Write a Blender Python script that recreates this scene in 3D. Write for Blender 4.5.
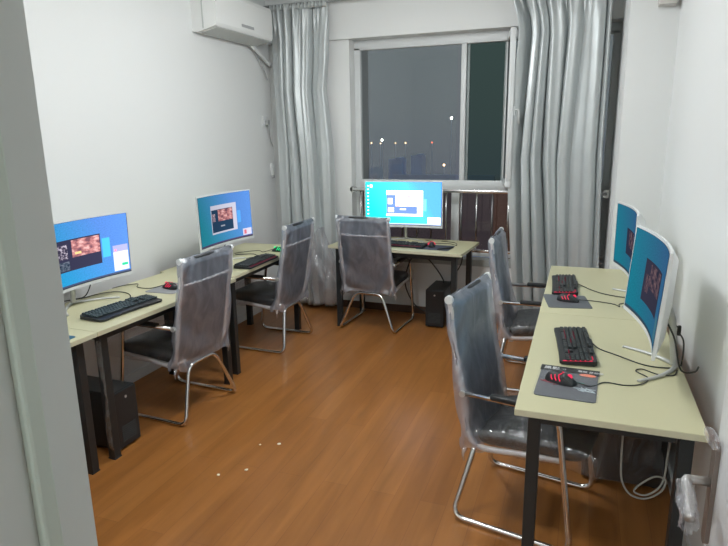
import bpy, bmesh, math, random
from mathutils import Vector, Matrix
random.seed(7)
PI = math.pi
for o in list(bpy.data.objects): bpy.data.objects.remove(o, do_unlink=True)
SC = bpy.context.scene
COL = SC.collection

# ------------------------------------------------------------------ camera
F, YAW, PITCH, ROLL, CH = 588.39, 0.355444, 0.231666, -0.015841, 1.6942
fw = Vector((-math.sin(YAW)*math.cos(PITCH), math.cos(YAW)*math.cos(PITCH), -math.sin(PITCH)))
rt = Vector((math.cos(YAW), math.sin(YAW), 0)); up = rt.cross(fw)
r2 = math.cos(ROLL)*rt + math.sin(ROLL)*up; u2 = -math.sin(ROLL)*rt + math.cos(ROLL)*up
cd = bpy.data.cameras.new('camera'); cam = bpy.data.objects.new('camera', cd); COL.objects.link(cam)
M = Matrix((( r2.x,u2.x,-fw.x,0),(r2.y,u2.y,-fw.y,0),(r2.z,u2.z,-fw.z,CH),(0,0,0,1)))
cam.matrix_world = M
cd.sensor_fit = 'HORIZONTAL'; cd.sensor_width = 36; cd.lens = F*36/728; cd.clip_start = 0.02; cd.clip_end = 500
SC.camera = cam

# ------------------------------------------------------------------ world: hazy night sky over the town
W = bpy.data.worlds.new('night_sky'); SC.world = W; W.use_nodes = True
nt = W.node_tree; nt.nodes.clear()
wo = nt.nodes.new('ShaderNodeOutputWorld'); bg = nt.nodes.new('ShaderNodeBackground')
tc = nt.nodes.new('ShaderNodeTexCoord'); sx = nt.nodes.new('ShaderNodeSeparateXYZ')
mr = nt.nodes.new('ShaderNodeMapRange'); cr = nt.nodes.new('ShaderNodeValToRGB')
mr.inputs[1].default_value = -0.30; mr.inputs[2].default_value = 0.30
cr.color_ramp.elements[0].color = (0.15,0.115,0.105,1); cr.color_ramp.elements[1].color = (0.165,0.19,0.195,1)
for p_,c_ in ((.33,(.13,.105,.10,1)),(.39,(.115,.128,.155,1)),(.55,(.135,.152,.165,1))):
    k_ = cr.color_ramp.elements.new(p_); k_.color = c_
nt.links.new(tc.outputs['Generated'], sx.inputs[0]); nt.links.new(sx.outputs['Z'], mr.inputs[0])
nt.links.new(mr.outputs[0], cr.inputs[0]); nt.links.new(cr.outputs[0], bg.inputs[0]); nt.links.new(bg.outputs[0], wo.inputs[0])
bg.inputs[1].default_value = 1.0

# ------------------------------------------------------------------ lights
def area(name, loc, size, power, color, rot=(0,0,0), spread=None):
    d = bpy.data.lights.new(name, 'AREA'); d.shape = 'DISK'; d.size = size; d.energy = power; d.color = color
    o = bpy.data.objects.new(name, d); o.location = loc; o.rotation_euler = rot; COL.objects.link(o); return o
LAMPS = ((-1.25, 3.45, 2.83, .58), (-1.25, 1.75, 2.83, .42))  # lamp split in two, the second added to even out the wall light
for lx,ly,lz,k_ in LAMPS:
    pl = bpy.data.lights.new('ceiling_lamp_light','POINT'); pl.energy = 60*k_; pl.color = (0.96,0.995,1.0); pl.shadow_soft_size = .14
    po = bpy.data.objects.new('ceiling_lamp_light', pl); po.location = (lx,ly,lz-.16); COL.objects.link(po)
    area('ceiling_lamp_glow', (lx,ly,lz-.025), 0.42, 27*k_, (0.96,0.995,1.0))
area('hallway_fill_light', (-0.7,-1.3,2.55), 0.3, 48, (0.93,1.0,0.98))  # unseen light added behind the camera to brighten the door frame
SC.view_settings.view_transform = 'Standard'; SC.view_settings.look = 'None'
SC.view_settings.gamma = 1; SC.view_settings.use_curve_mapping = False; SC.view_settings.exposure = 0.0

# ------------------------------------------------------------------ materials
def mat(name, col, rough=.5, metal=0., spec=.5, coat=0., emis=None, es=0., noise=None, bump=None, alpha=1.):
    m = bpy.data.materials.new(name); m.use_nodes = True; n = m.node_tree; b = n.nodes['Principled BSDF']
    b.inputs['Base Color'].default_value = (*col,1); b.inputs['Roughness'].default_value = rough
    b.inputs['Metallic'].default_value = metal; b.inputs['Specular IOR Level'].default_value = spec
    b.inputs['Coat Weight'].default_value = coat; b.inputs['Alpha'].default_value = alpha
    if emis: b.inputs['Emission Color'].default_value = (*emis,1); b.inputs['Emission Strength'].default_value = es
    if noise:
        sc_, amt = noise
        t = n.nodes.new('ShaderNodeTexNoise'); t.inputs['Scale'].default_value = sc_; t.inputs['Detail'].default_value = 4
        co = n.nodes.new('ShaderNodeTexCoord'); n.links.new(co.outputs['Object'], t.inputs['Vector'])
        r = n.nodes.new('ShaderNodeMapRange'); r.inputs[3].default_value = 1-amt; r.inputs[4].default_value = 1+amt
        n.links.new(t.outputs[0], r.inputs[0])
        mx = n.nodes.new('ShaderNodeVectorMath'); mx.operation = 'SCALE'; mx.inputs[0].default_value = col
        n.links.new(r.outputs[0], mx.inputs['Scale']); n.links.new(mx.outputs[0], b.inputs['Base Color'])
    if bump:
        sc_, st = bump
        t = n.nodes.new('ShaderNodeTexNoise'); t.inputs['Scale'].default_value = sc_; t.inputs['Detail'].default_value = 6
        co = n.nodes.new('ShaderNodeTexCoord'); n.links.new(co.outputs['Object'], t.inputs['Vector'])
        bp = n.nodes.new('ShaderNodeBump'); bp.inputs['Strength'].default_value = st; bp.inputs['Distance'].default_value = .01
        n.links.new(t.outputs[0], bp.inputs['Height']); n.links.new(bp.outputs[0], b.inputs['Normal'])
    return m

def emit(name, col, s=1.):
    m = bpy.data.materials.new(name); m.use_nodes = True; n = m.node_tree; n.nodes.clear()
    o = n.nodes.new('ShaderNodeOutputMaterial'); e = n.nodes.new('ShaderNodeEmission')
    e.inputs[0].default_value = (*col,1); e.inputs[1].default_value = s; n.links.new(e.outputs[0], o.inputs[0]); return m

def film_mat(name, opac, tint=(.8,.8,.84), rough=.22, scale=14, bumpst=.6, gl=.35):
    """thin polythene: part see-through, part milky, part shiny, crumpled"""
    m = bpy.data.materials.new(name); m.use_nodes = True; n = m.node_tree; n.nodes.clear(); L = n.links.new
    o = n.nodes.new('ShaderNodeOutputMaterial'); tr = n.nodes.new('ShaderNodeBsdfTransparent')
    tr.inputs[0].default_value = (.97,.97,.98,1)
    di = n.nodes.new('ShaderNodeBsdfDiffuse'); di.inputs[0].default_value = (*tint,1)
    tl = n.nodes.new('ShaderNodeBsdfTranslucent'); tl.inputs[0].default_value = (*tint,1)
    g = n.nodes.new('ShaderNodeBsdfGlossy'); g.inputs['Roughness'].default_value = rough; g.inputs[0].default_value = (.95,.95,.97,1)
    co = n.nodes.new('ShaderNodeTexCoord'); mp = n.nodes.new('ShaderNodeMapping'); mp.inputs['Scale'].default_value = (1,1,.45)
    L(co.outputs['Object'], mp.inputs[0])
    t = n.nodes.new('ShaderNodeTexNoise'); t.inputs['Scale'].default_value = scale; t.inputs['Detail'].default_value = 5; t.inputs['Distortion'].default_value = 1.2
    L(mp.outputs[0], t.inputs['Vector'])
    bp = n.nodes.new('ShaderNodeBump'); bp.inputs['Strength'].default_value = bumpst; bp.inputs['Distance'].default_value = .02
    L(t.outputs[0], bp.inputs['Height'])
    for s in (di,g): L(bp.outputs[0], s.inputs['Normal'])
    m1 = n.nodes.new('ShaderNodeMixShader'); m1.inputs[0].default_value = .3; L(di.outputs[0], m1.inputs[1]); L(tl.outputs[0], m1.inputs[2])
    m2 = n.nodes.new('ShaderNodeMixShader'); m2.inputs[0].default_value = gl; L(m1.outputs[0], m2.inputs[1]); L(g.outputs[0], m2.inputs[2])
    r = n.nodes.new('ShaderNodeMapRange'); r.inputs[1].default_value = .35; r.inputs[2].default_value = .7
    r.inputs[3].default_value = opac*.82; r.inputs[4].default_value = min(1,opac*1.2); L(t.outputs[0], r.inputs[0])
    m3 = n.nodes.new('ShaderNodeMixShader'); L(r.outputs[0], m3.inputs[0]); L(tr.outputs[0], m3.inputs[1]); L(m2.outputs[0], m3.inputs[2])
    L(m3.outputs[0], o.inputs[0]); return m

def glass_mat(name, tint, refl=1.):
    m = bpy.data.materials.new(name); m.use_nodes = True; n = m.node_tree; n.nodes.clear(); L = n.links.new
    o = n.nodes.new('ShaderNodeOutputMaterial'); tr = n.nodes.new('ShaderNodeBsdfTransparent'); tr.inputs[0].default_value = (*tint,1)
    g = n.nodes.new('ShaderNodeBsdfGlossy'); g.inputs['Roughness'].default_value = .02
    f = n.nodes.new('ShaderNodeFresnel'); f.inputs[0].default_value = 1.45
    mu = n.nodes.new('ShaderNodeMath'); mu.operation = 'MULTIPLY'; mu.inputs[1].default_value = refl; L(f.outputs[0], mu.inputs[0])
    x = n.nodes.new('ShaderNodeMixShader'); L(mu.outputs[0], x.inputs[0]); L(tr.outputs[0], x.inputs[1]); L(g.outputs[0], x.inputs[2]); L(x.outputs[0], o.inputs[0])
    return m

def floor_mat():
    m = bpy.data.materials.new('laminate_planks'); m.use_nodes = True; n = m.node_tree; L = n.links.new; b = n.nodes['Principled BSDF']
    co = n.nodes.new('ShaderNodeTexCoord'); mp = n.nodes.new('ShaderNodeMapping'); mp.inputs['Rotation'].default_value = (0,0,PI/2)
    L(co.outputs['Object'], mp.inputs[0])
    br = n.nodes.new('ShaderNodeTexBrick'); br.inputs['Scale'].default_value = 1; br.inputs['Brick Width'].default_value = 1.2; br.inputs['Row Height'].default_value = .125
    br.inputs['Mortar Size'].default_value = .0012; br.inputs['Mortar Smooth'].default_value = .4
    br.inputs['Color1'].default_value = (.335,.137,.036,1); br.inputs['Color2'].default_value = (.285,.111,.027,1); br.inputs['Mortar'].default_value = (.22,.082,.026,1)
    L(mp.outputs[0], br.inputs[0])
    mp2 = n.nodes.new('ShaderNodeMapping'); mp2.inputs['Scale'].default_value = (11,1.1,1); L(co.outputs['Object'], mp2.inputs[0])
    t = n.nodes.new('ShaderNodeTexNoise'); t.inputs['Scale'].default_value = 1.3; t.inputs['Detail'].default_value = 6; t.inputs['Distortion'].default_value = .6; L(mp2.outputs[0], t.inputs['Vector'])
    r = n.nodes.new('ShaderNodeMapRange'); r.inputs[1].default_value=.3; r.inputs[2].default_value=.7; r.inputs[3].default_value = .84; r.inputs[4].default_value = 1.16; L(t.outputs[0], r.inputs[0])
    v = n.nodes.new('ShaderNodeVectorMath'); v.operation = 'SCALE'; L(br.outputs[0], v.inputs[0]); L(r.outputs[0], v.inputs['Scale']); L(v.outputs[0], b.inputs['Base Color'])
    b.inputs['Roughness'].default_value = .3; b.inputs['Specular IOR Level'].default_value = .35
    return m

def screen_mat(name, ca, cb, s, noise=.25, horiz=True):
    m = bpy.data.materials.new(name); m.use_nodes = True; n = m.node_tree; n.nodes.clear(); L = n.links.new
    o = n.nodes.new('ShaderNodeOutputMaterial'); e = n.nodes.new('ShaderNodeEmission'); L(e.outputs[0], o.inputs[0])
    co = n.nodes.new('ShaderNodeTexCoord'); sp = n.nodes.new('ShaderNodeSeparateXYZ'); L(co.outputs['UV'], sp.inputs[0])
    ad = n.nodes.new('ShaderNodeMath'); ad.operation = 'MULTIPLY_ADD'; ad.inputs[1].default_value = .35; L(sp.outputs['Y'], ad.inputs[0]); L(sp.outputs['X'], ad.inputs[2])
    c = n.nodes.new('ShaderNodeValToRGB'); c.color_ramp.elements[0].color = (*ca,1); c.color_ramp.elements[1].color = (*cb,1)
    c.color_ramp.elements[0].position = .2; c.color_ramp.elements[1].position = 1.0
    L(ad.outputs[0], c.inputs[0])
    t = n.nodes.new('ShaderNodeTexNoise'); t.inputs['Scale'].default_value = 60; t.inputs['Detail'].default_value = 3; L(co.outputs['UV'], t.inputs['Vector'])
    r = n.nodes.new('ShaderNodeMapRange'); r.inputs[1].default_value=.3; r.inputs[2].default_value=.7; r.inputs[3].default_value = 1-noise; r.inputs[4].default_value = 1+noise; L(t.outputs[0], r.inputs[0])
    v = n.nodes.new('ShaderNodeVectorMath'); v.operation = 'SCALE'; L(c.outputs[0], v.inputs[0]); L(r.outputs[0], v.inputs['Scale']); L(v.outputs[0], e.inputs[0])
    e.inputs[1].default_value = s; return panel(m, s)

def panel(m, s):
    """LCD panels fade when seen at a slant"""
    n = m.node_tree; e = [x for x in n.nodes if x.type == 'EMISSION'][0]
    lw = n.nodes.new('ShaderNodeLayerWeight'); lw.inputs[0].default_value = .5
    a = n.nodes.new('ShaderNodeMath'); a.operation = 'SUBTRACT'; a.inputs[0].default_value = 1.0
    b = n.nodes.new('ShaderNodeMath'); b.operation = 'POWER'; b.inputs[1].default_value = 2.8; b.use_clamp = True
    c = n.nodes.new('ShaderNodeMath'); c.operation = 'MULTIPLY_ADD'; c.inputs[1].default_value = 2.4*s; c.inputs[2].default_value = .56*s
    n.links.new(lw.outputs['Facing'], a.inputs[1]); n.links.new(a.outputs[0], b.inputs[0]); n.links.new(b.outputs[0], c.inputs[0])
    n.links.new(c.outputs[0], e.inputs[1]); return m

def art_mat(name, cols, s, scale=5):
    """blotchy banner picture of an on-screen launcher"""
    m = bpy.data.materials.new(name); m.use_nodes = True; n = m.node_tree; n.nodes.clear(); L = n.links.new
    o = n.nodes.new('ShaderNodeOutputMaterial'); e = n.nodes.new('ShaderNodeEmission'); L(e.outputs[0], o.inputs[0]); e.inputs[1].default_value = s
    co = n.nodes.new('ShaderNodeTexCoord'); t = n.nodes.new('ShaderNodeTexNoise'); t.inputs['Scale'].default_value = scale; t.inputs['Detail'].default_value = 2; L(co.outputs['UV'], t.inputs['Vector'])
    c = n.nodes.new('ShaderNodeValToRGB'); cr_ = c.color_ramp
    cr_.elements[0].position = .36; cr_.elements[0].color = (*cols[0],1); cr_.elements[1].position = .64; cr_.elements[1].color = (*cols[2],1)
    k = cr_.elements.new(.5); k.color = (*cols[1],1)
    L(t.outputs[0], c.inputs[0]); L(c.outputs[0], e.inputs[0]); return panel(m, s)

WALL = mat('white_wall_paint', (.765,.778,.774), .75, spec=.3, bump=(60,.04))
CEIL = mat('ceiling_paint', (.88,.89,.88), .8, spec=.2)
JAMB = mat('painted_door_frame', (.66,.70,.685), .45, spec=.4, noise=(3,.02))
STOP = mat('door_frame_seal_strip', (.58,.66,.60), .5)
DOORW = mat('white_door_paint', (.76,.78,.80), .3, spec=.5)
HALL = mat('hallway_wall_paint', (.6,.62,.62), .8)
FLOOR = floor_mat()
SKIRT = mat('brown_skirting', (.10,.055,.035), .4)
DESK = mat('cream_laminate_top', (.55,.525,.335), .38, spec=.4, noise=(7,.025))
EDGE = mat('cream_edge_band', (.60,.58,.42), .4)
BLACK = mat('black_painted_steel', (.018,.022,.024), .38)
BLACKP = mat('black_plastic', (.016,.018,.02), .45)
PCB = mat('black_case_metal', (.011,.013,.014), .35)
KEY = mat('black_keycap', (.03,.036,.036), .5)
KEYC = mat('dark_green_grey_keycap', (.035,.055,.06), .5)
REDGLOW = emit('red_backlight', (1,.05,.12), 1.0)
REDDIM = emit('dim_red_backlight', (.6,.03,.10), .38)
GREENGLOW = emit('green_backlight', (.02,1,.32), 1.6)
WHITEP = mat('white_monitor_plastic', (.74,.76,.76), .32)
SILVER = mat('silver_stand_metal', (.56,.57,.56), .35, metal=.4)
CHROME = mat('chrome_tube', (.75,.74,.73), .16, metal=1.)
CHROMEW = mat('film_wrapped_tube', (.66,.64,.64), .4, metal=.15, bump=(70,.3))
MESHF = mat('black_mesh_fabric', (.035,.048,.066), .8, alpha=.94, noise=(30,.2))
SEATF = mat('black_seat_pad', (.022,.026,.028), .5)
HEMF = mat('grey_mesh_hem', (.62,.63,.66), .5)
FILM = film_mat('back_cover_polythene', .36, tint=(.58,.66,.82), gl=.46, rough=.36, scale=12, bumpst=.5)
FILMS = film_mat('seat_cover_polythene', .15, scale=9, gl=.75, rough=.14, bumpst=1.)
BAG = film_mat('loose_polythene', .26, scale=8, gl=.5, rough=.18, bumpst=.9)
FOIL = film_mat('handle_wrap_polythene', .34, scale=40, gl=.6, rough=.15, bumpst=.8)
CURT = mat('silver_blackout_cloth', (.56,.595,.60), .43, metal=.35, noise=(9,.05), bump=(16,.25))
PVC = mat('white_pvc_frame', (.66,.68,.685), .4)
PVCG = mat('grey_pvc_sash', (.27,.31,.31), .45)
GASKET = mat('dark_gasket', (.05,.06,.065), .6)
STEEL = mat('brushed_steel', (.62,.62,.62), .22, metal=1.)
STEELD = mat('dark_steel_bar', (.30,.30,.31), .35, metal=.9)
STONE = mat('grey_sill_stone', (.36,.38,.37), .5, noise=(30,.1))
GLASS = glass_mat('window_glass', (.93,.96,.96))
SCREENM = glass_mat('insect_screen_pane', (.52,.62,.58), 0.0)
GLASSL = glass_mat('lower_pane_glass', (.62,.52,.48), 1.0)
ACW = mat('white_ac_plastic', (.80,.81,.80), .35)
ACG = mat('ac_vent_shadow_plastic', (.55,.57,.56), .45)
BADGE = mat('grey_badge', (.40,.41,.42), .4)
BRONZE = mat('bronze_plate', (.20,.165,.145), .35, metal=.5)
NICKEL = mat('satin_nickel', (.42,.40,.38), .3, metal=.8)
CABLE = mat('black_cable', (.03,.032,.03), .5)
WCABLE = mat('pale_cable', (.50,.50,.46), .45)
PADM = mat('grey_mouse_pad_cloth', (.11,.12,.13), .7, noise=(40,.15))
PADD = mat('dark_mouse_pad', (.05,.06,.085), .6)
CARD = mat('dark_header_card', (.022,.026,.025), .5)
LABELW = mat('white_card_print', (.75,.75,.75), .5)
ORANGE = mat('orange_sticker', (.85,.26,.16), .5)
TEAL = mat('teal_print', (.05,.28,.24), .5)
REDP = mat('dark_red_print', (.36,.04,.06), .5)
PALEP = mat('pale_print', (.45,.52,.55), .5)
PAPER = mat('white_paper', (.85,.80,.68), .7)
TAPE = film_mat('peeling_tape_film', .5, scale=20, tint=(.45,.47,.46), bumpst=.9)
LAMPM = emit('lamp_diffuser', (1,1,1), 2.0)
CITY = mat('hazy_distant_building', (.62,.72,.98), .9)  # pale blue puts the night haze into the colour
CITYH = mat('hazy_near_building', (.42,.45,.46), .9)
LIGHTW = emit('street_lamp_white', (1,.96,.85), 14)
LIGHTO = emit('street_lamp_orange', (1,.62,.35), 5)
LIGHTR = emit('red_town_light', (1,.22,.12), 2.2)

# ------------------------------------------------------------------ mesh helpers
def nb(): return bmesh.new()
def box(bm, c, s, bev=0, rot=None, seg=2):
    r = bmesh.ops.create_cube(bm, size=1); vs = r['verts']
    for v in vs: v.co = Vector((v.co.x*s[0], v.co.y*s[1], v.co.z*s[2]))
    if bev:
        es = list({e for v in vs for e in v.link_edges})
        rr = bmesh.ops.bevel(bm, geom=es, offset=bev, segments=seg, profile=.5, affect='EDGES')
        vs = list({v for f in rr['faces'] for v in f.verts} | {v for v in vs if v.is_valid})
    for v in vs:
        if rot: v.co = rot @ v.co
        v.co = v.co + Vector(c)
    return vs
def rounded(pts, rad, n=6, closed=False):
    pts = [Vector(p) for p in pts]; out = []
    N = len(pts)
    for i,p in enumerate(pts):
        r = rad[i] if isinstance(rad,(list,tuple)) else rad
        if (i in (0,N-1) and not closed) or r <= 0: out.append(p); continue
        a = pts[(i-1)%N]; b = pts[(i+1)%N]; da = (a-p); db = (b-p)
        r_ = min(r, da.length*.49, db.length*.49)
        A = p+da.normalized()*r_; B = p+db.normalized()*r_
        for k in range(n+1):
            t = k/n; out.append((1-t)**2*A + 2*t*(1-t)*p + t*t*B)
    return out
def smooth_path(pts, n=8):
    P = [Vector(p) for p in pts]; P = [2*P[0]-P[1]]+P+[2*P[-1]-P[-2]]; out = []
    for i in range(1,len(P)-2):
        a,b,c,d = P[i-1:i+3]
        for k in range(n):
            t = k/n
            out.append(.5*((2*b)+(-a+c)*t+(2*a-5*b+4*c-d)*t*t+(-a+3*b-3*c+d)*t**3))
    out.append(P[-2]); return out
def tube(bm, pts, r, seg=8, closed=False, caps=True):
    pts = [Vector(p) for p in pts]; N = len(pts); rings = []; nrm = None
    for i,p in enumerate(pts):
        a = pts[i-1] if (i > 0 or closed) else p; b = pts[(i+1)%N] if (i < N-1 or closed) else p
        t = (b-a).normalized() if (b-a).length > 1e-9 else Vector((0,0,1))
        if nrm is None:
            nrm = t.orthogonal().normalized()
        else:
            nrm = (nrm - t*nrm.dot(t)); nrm = nrm.normalized() if nrm.length > 1e-6 else t.orthogonal().normalized()
        bi = t.cross(nrm); rr = r[i] if isinstance(r,(list,tuple)) else r
        rings.append([bm.verts.new(p + rr*(math.cos(2*PI*k/seg)*nrm + math.sin(2*PI*k/seg)*bi)) for k in range(seg)])
    M_ = N if closed else N-1
    for i in range(M_):
        A = rings[i]; B = rings[(i+1)%N]
        for k in range(seg): bm.faces.new((A[k],A[(k+1)%seg],B[(k+1)%seg],B[k]))
    if caps and not closed:
        bm.faces.new(rings[0][::-1]); bm.faces.new(rings[-1])
def cyl(bm, a, b, r, seg=20): tube(bm, [a,b], r, seg)
def prism(bm, prof, axis, a, b):
    """extrude a 2-D profile [(p,q)] along axis 'x','y' or 'z' from a to b"""
    def P(u,v,w): return {'x':(w,u,v),'y':(u,w,v),'z':(u,v,w)}[axis]
    A = [bm.verts.new(P(u,v,a)) for u,v in prof]; B = [bm.verts.new(P(u,v,b)) for u,v in prof]; n = len(prof)
    for i in range(n): bm.faces.new((A[i],A[(i+1)%n],B[(i+1)%n],B[i]))
    bm.faces.new(A[::-1]); bm.faces.new(B)
    bmesh.ops.recalc_face_normals(bm, faces=bm.faces[:])
def grid(bm, nu, nv, fn, closed_u=False):
    V = [[bm.verts.new(fn(i/nu, j/nv)) for j in range(nv+1)] for i in range(nu if closed_u else nu+1)]
    uvl = bm.loops.layers.uv.verify()
    for i in range(nu):
        i2 = (i+1)%nu if closed_u else i+1
        for j in range(nv):
            f = bm.faces.new((V[i][j],V[i2][j],V[i2][j+1],V[i][j+1]))
            for l,(a,b) in zip(f.loops, ((i,j),(i+1,j),(i+1,j+1),(i,j+1))): l[uvl].uv = (a/nu,b/nv)
    return V
def obj(name, bm, m, parent=None, smooth=False, solid=0., loc=None):
    if not smooth or smooth == 'auto': pass
    me = bpy.data.meshes.new(name); bm.normal_update(); bm.to_mesh(me); bm.free()
    o = bpy.data.objects.new(name, me); COL.objects.link(o); me.materials.append(m)
    if smooth:
        for p in me.polygons: p.use_smooth = True
        if smooth == 'auto':
            me.set_sharp_from_angle(angle=math.radians(38))
    if solid:
        md = o.modifiers.new('thickness','SOLIDIFY'); md.thickness = solid; md.offset = 0
    if parent: o.parent = parent
    if loc: o.location = loc
    return o
def thing(name, label, cat, loc=(0,0,0), rz=0., group=None):
    o = bpy.data.objects.new(name, None); COL.objects.link(o); o.location = loc; o.rotation_euler = (0,0,rz)
    o.empty_display_size = .1; o['label'] = label; o['category'] = cat
    if group: o['group'] = group
    return o
def tag(o, label, cat, group=None, kind=None):
    if label: o['label'] = label
    if cat: o['category'] = cat
    if group: o['group'] = group
    if kind: o['kind'] = kind
    return o
def struct(name, bm, m, parent=None, smooth=False):
    o = obj(name, bm, m, parent, smooth)
    if not parent: o['kind'] = 'structure'
    return o
def dup(root, loc, rz, label, group=None):
    r = root.copy(); COL.objects.link(r); r.location = loc; r.rotation_euler = (0,0,rz); r['label'] = label
    if group: r['group'] = group
    for ch in list(root.children):
        c = ch.copy(); COL.objects.link(c); c.parent = r
        for g in list(ch.children):
            d = g.copy(); COL.objects.link(d); d.parent = c
    return r
def quick(name, m, fn, parent=None, smooth=False, **k):
    bm = nb(); fn(bm); return obj(name, bm, m, parent, smooth, **k)

# ================================================================== THE SETTING
XL, XR, YB, YF, ZC = -2.92, 0.50, 5.30, 0.50, 2.93
def sbox(name, m, *bxs, bev=0):
    bm = nb()
    for a,b in bxs:
        c = [(a[i]+b[i])/2 for i in range(3)]; s = [abs(b[i]-a[i]) for i in range(3)]; box(bm, c, s, bev)
    return struct(name, bm, m)
sbox('floor', FLOOR, ((-3.1,-2.2,-.1),(1.6,5.75,0)))
sbox('ceiling', CEIL, ((-3.1,.28,ZC),(.7,5.75,ZC+.1)))
sbox('wall_left', WALL, ((XL-.15,.28,0),(XL,5.75,ZC)))
sbox('wall_right', WALL, ((XR,.28,0),(XR+.15,5.75,ZC)))
sbox('wall_pier', WALL, ((.215,4.375,0),(XR,5.75,ZC)))
OX0, OX1, OZ0, OZ1 = -2.09, .215, .56, 2.54
sbox('wall_back', WALL, ((XL,YB,0),(OX1,5.55,OZ0-.06)), ((XL,YB+.03,OZ0-.06),(OX0,5.55,OZ1)), ((XL,YB,OZ1),(OX1,5.55,ZC)))
# entry wall around the doorway the picture is taken from
DX0, DX1, DZ = -.56, .34, 2.08
sbox('wall_front', WALL, ((XL,.30,0),(DX0-.03,YF-.01,ZC)), ((DX1+.03,.30,0),(XR,YF-.01,ZC)), ((DX0-.03,.30,DZ+.03),(DX1+.03,YF-.01,ZC)))
# door frame (lining, stop strip, casing)
bm = nb()
box(bm, (DX0-.02,.40,DZ/2), (.04,.20,DZ)); box(bm, (DX1+.02,.40,DZ/2), (.04,.20,DZ)); box(bm, ((DX0+DX1)/2,.40,DZ+.02), (DX1-DX0+.08,.20,.04))
for x in (DX0-.05, DX1+.05):
    box(bm, (x,YF-.010,DZ/2+.03), (.07,.018,DZ+.06), .002); box(bm, (x,.292,DZ/2+.03), (.07,.018,DZ+.06), .004)
box(bm, ((DX0+DX1)/2,YF,DZ+.065), (DX1-DX0+.16,.018,.07), .004)
tf = struct('trim_1', bm, JAMB)
bm = nb()
box(bm, (DX0+.005,.432,DZ/2), (.014,.024,DZ), .004); box(bm, ((DX0+DX1)/2,.432,DZ-.005), (DX1-DX0,.024,.014), .004)
obj('stop_strip', bm, STOP, tf)
# hallway shell behind the camera
sbox('wall_hallway', HALL, ((-3.1,-2.2,0),(1.6,-2.1,2.7)), ((-3.1,-2.1,0),(-3.0,.30,2.7)), ((1.5,-2.1,0),(1.6,.30,2.7)), ((.5,.2,0),(1.6,.3,2.7)), ((-3.1,-2.2,2.7),(1.6,.30,2.8)))
# skirtings
sbox('baseboard_back', SKIRT, ((XL,YB-.012,0),(OX1,YB,.07)))
sbox('baseboard_left', WALL, ((XL,YF,0),(XL+.012,YB-.02,.07)))
sbox('baseboard_right', WALL, ((XR-.012,YF+.1,0),(XR,4.37,.07)))
sbox('trim_2', STONE, ((OX0,YB-.012,OZ0-.06),(OX1,5.42,OZ0)))

# ---- window
def frame_rect(bm, x0,x1,z0,z1, y0,y1, w, wt=None, wb=None):
    wt = wt or w; wb = wb or w; yc=(y0+y1)/2; d=y1-y0
    box(bm, ((x0+x1)/2,yc,z1-wt/2),(x1-x0,d,wt),.003); box(bm, ((x0+x1)/2,yc,z0+wb/2),(x1-x0,d,wb),.003)
    box(bm, (x0+w/2,yc,(z0+z1)/2),(w,d,z1-z0-wt-wb),.003); box(bm, (x1-w/2,yc,(z0+z1)/2),(w,d,z1-z0-wt-wb),.003)
wn = bpy.data.objects.new('window_1', None); COL.objects.link(wn); wn['kind'] = 'structure'
bm = nb(); Y0, Y1 = 5.45, 5.51
frame_rect(bm, OX0, OX1, OZ0, OZ1, Y0, Y1, .058, .085, .05)
box(bm, ((OX0+OX1)/2, 5.48, 1.222), (OX1-OX0-.1, .06, .085), .003)      # transom
for x in (-1.052, -.655): box(bm, (x,5.482,1.87),(.046,.056,1.22),.003)
for x in (-1.105, -.12): box(bm, (x,5.482,.9),(.075,.056,.60),.003)
obj('window_frame', bm, PVC, wn, 'auto')
bm = nb(); box(bm, ((OX0-1.08)/2-.02,5.485,1.86),(.98,.006,1.22)); obj('pane', bm, GLASS, wn)
bm = nb(); frame_rect(bm, -1.030,-.676,1.232,2.478,5.488,5.508,.026); obj('insect_screen_frame', bm, PVCG, wn, 'auto')
bm = nb(); box(bm, (-.853,5.497,1.855),(.31,.004,1.20)); obj('insect_screen', bm, SCREENM, wn)
bm = nb(); box(bm, (-.21,5.485,1.86),(.86,.006,1.22)); obj('pane', bm, GLASS, wn)
for xc,ww in ((-1.59,.90),(-.615,.92),(.04,.26)):
    bm = nb(); box(bm, (xc,5.487,.90),(ww,.006,.58)); obj('pane', bm, GLASSL, wn)
# opened casement, folded into the room
sash = bpy.data.objects.new('casement_sash', None); COL.objects.link(sash); sash.parent = wn
sash.location = (-.664,5.44,0); sash.rotation_euler = (0,0,math.radians(-79))
bm = nb(); frame_rect(bm, 0,.43,1.245,2.49,-.022,.022,.052); obj('sash_frame', bm, PVC, sash, 'auto')
bm = nb(); frame_rect(bm, .050,.38,1.293,2.442,-.012,.012,.010); obj('sash_gasket', bm, GASKET, sash)
bm = nb(); box(bm, (.215,0,1.867),(.33,.008,1.14)); obj('sash_glass', bm, GLASS, sash)
bm = nb(); box(bm, (.405,.030,1.86),(.028,.014,.075),.005); tube(bm, rounded([(.405,.03,1.87),(.405,.065,1.87),(.385,.072,1.76)],.02),.009,8); obj('sash_handle', bm, WHITEP, sash, True)

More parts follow.
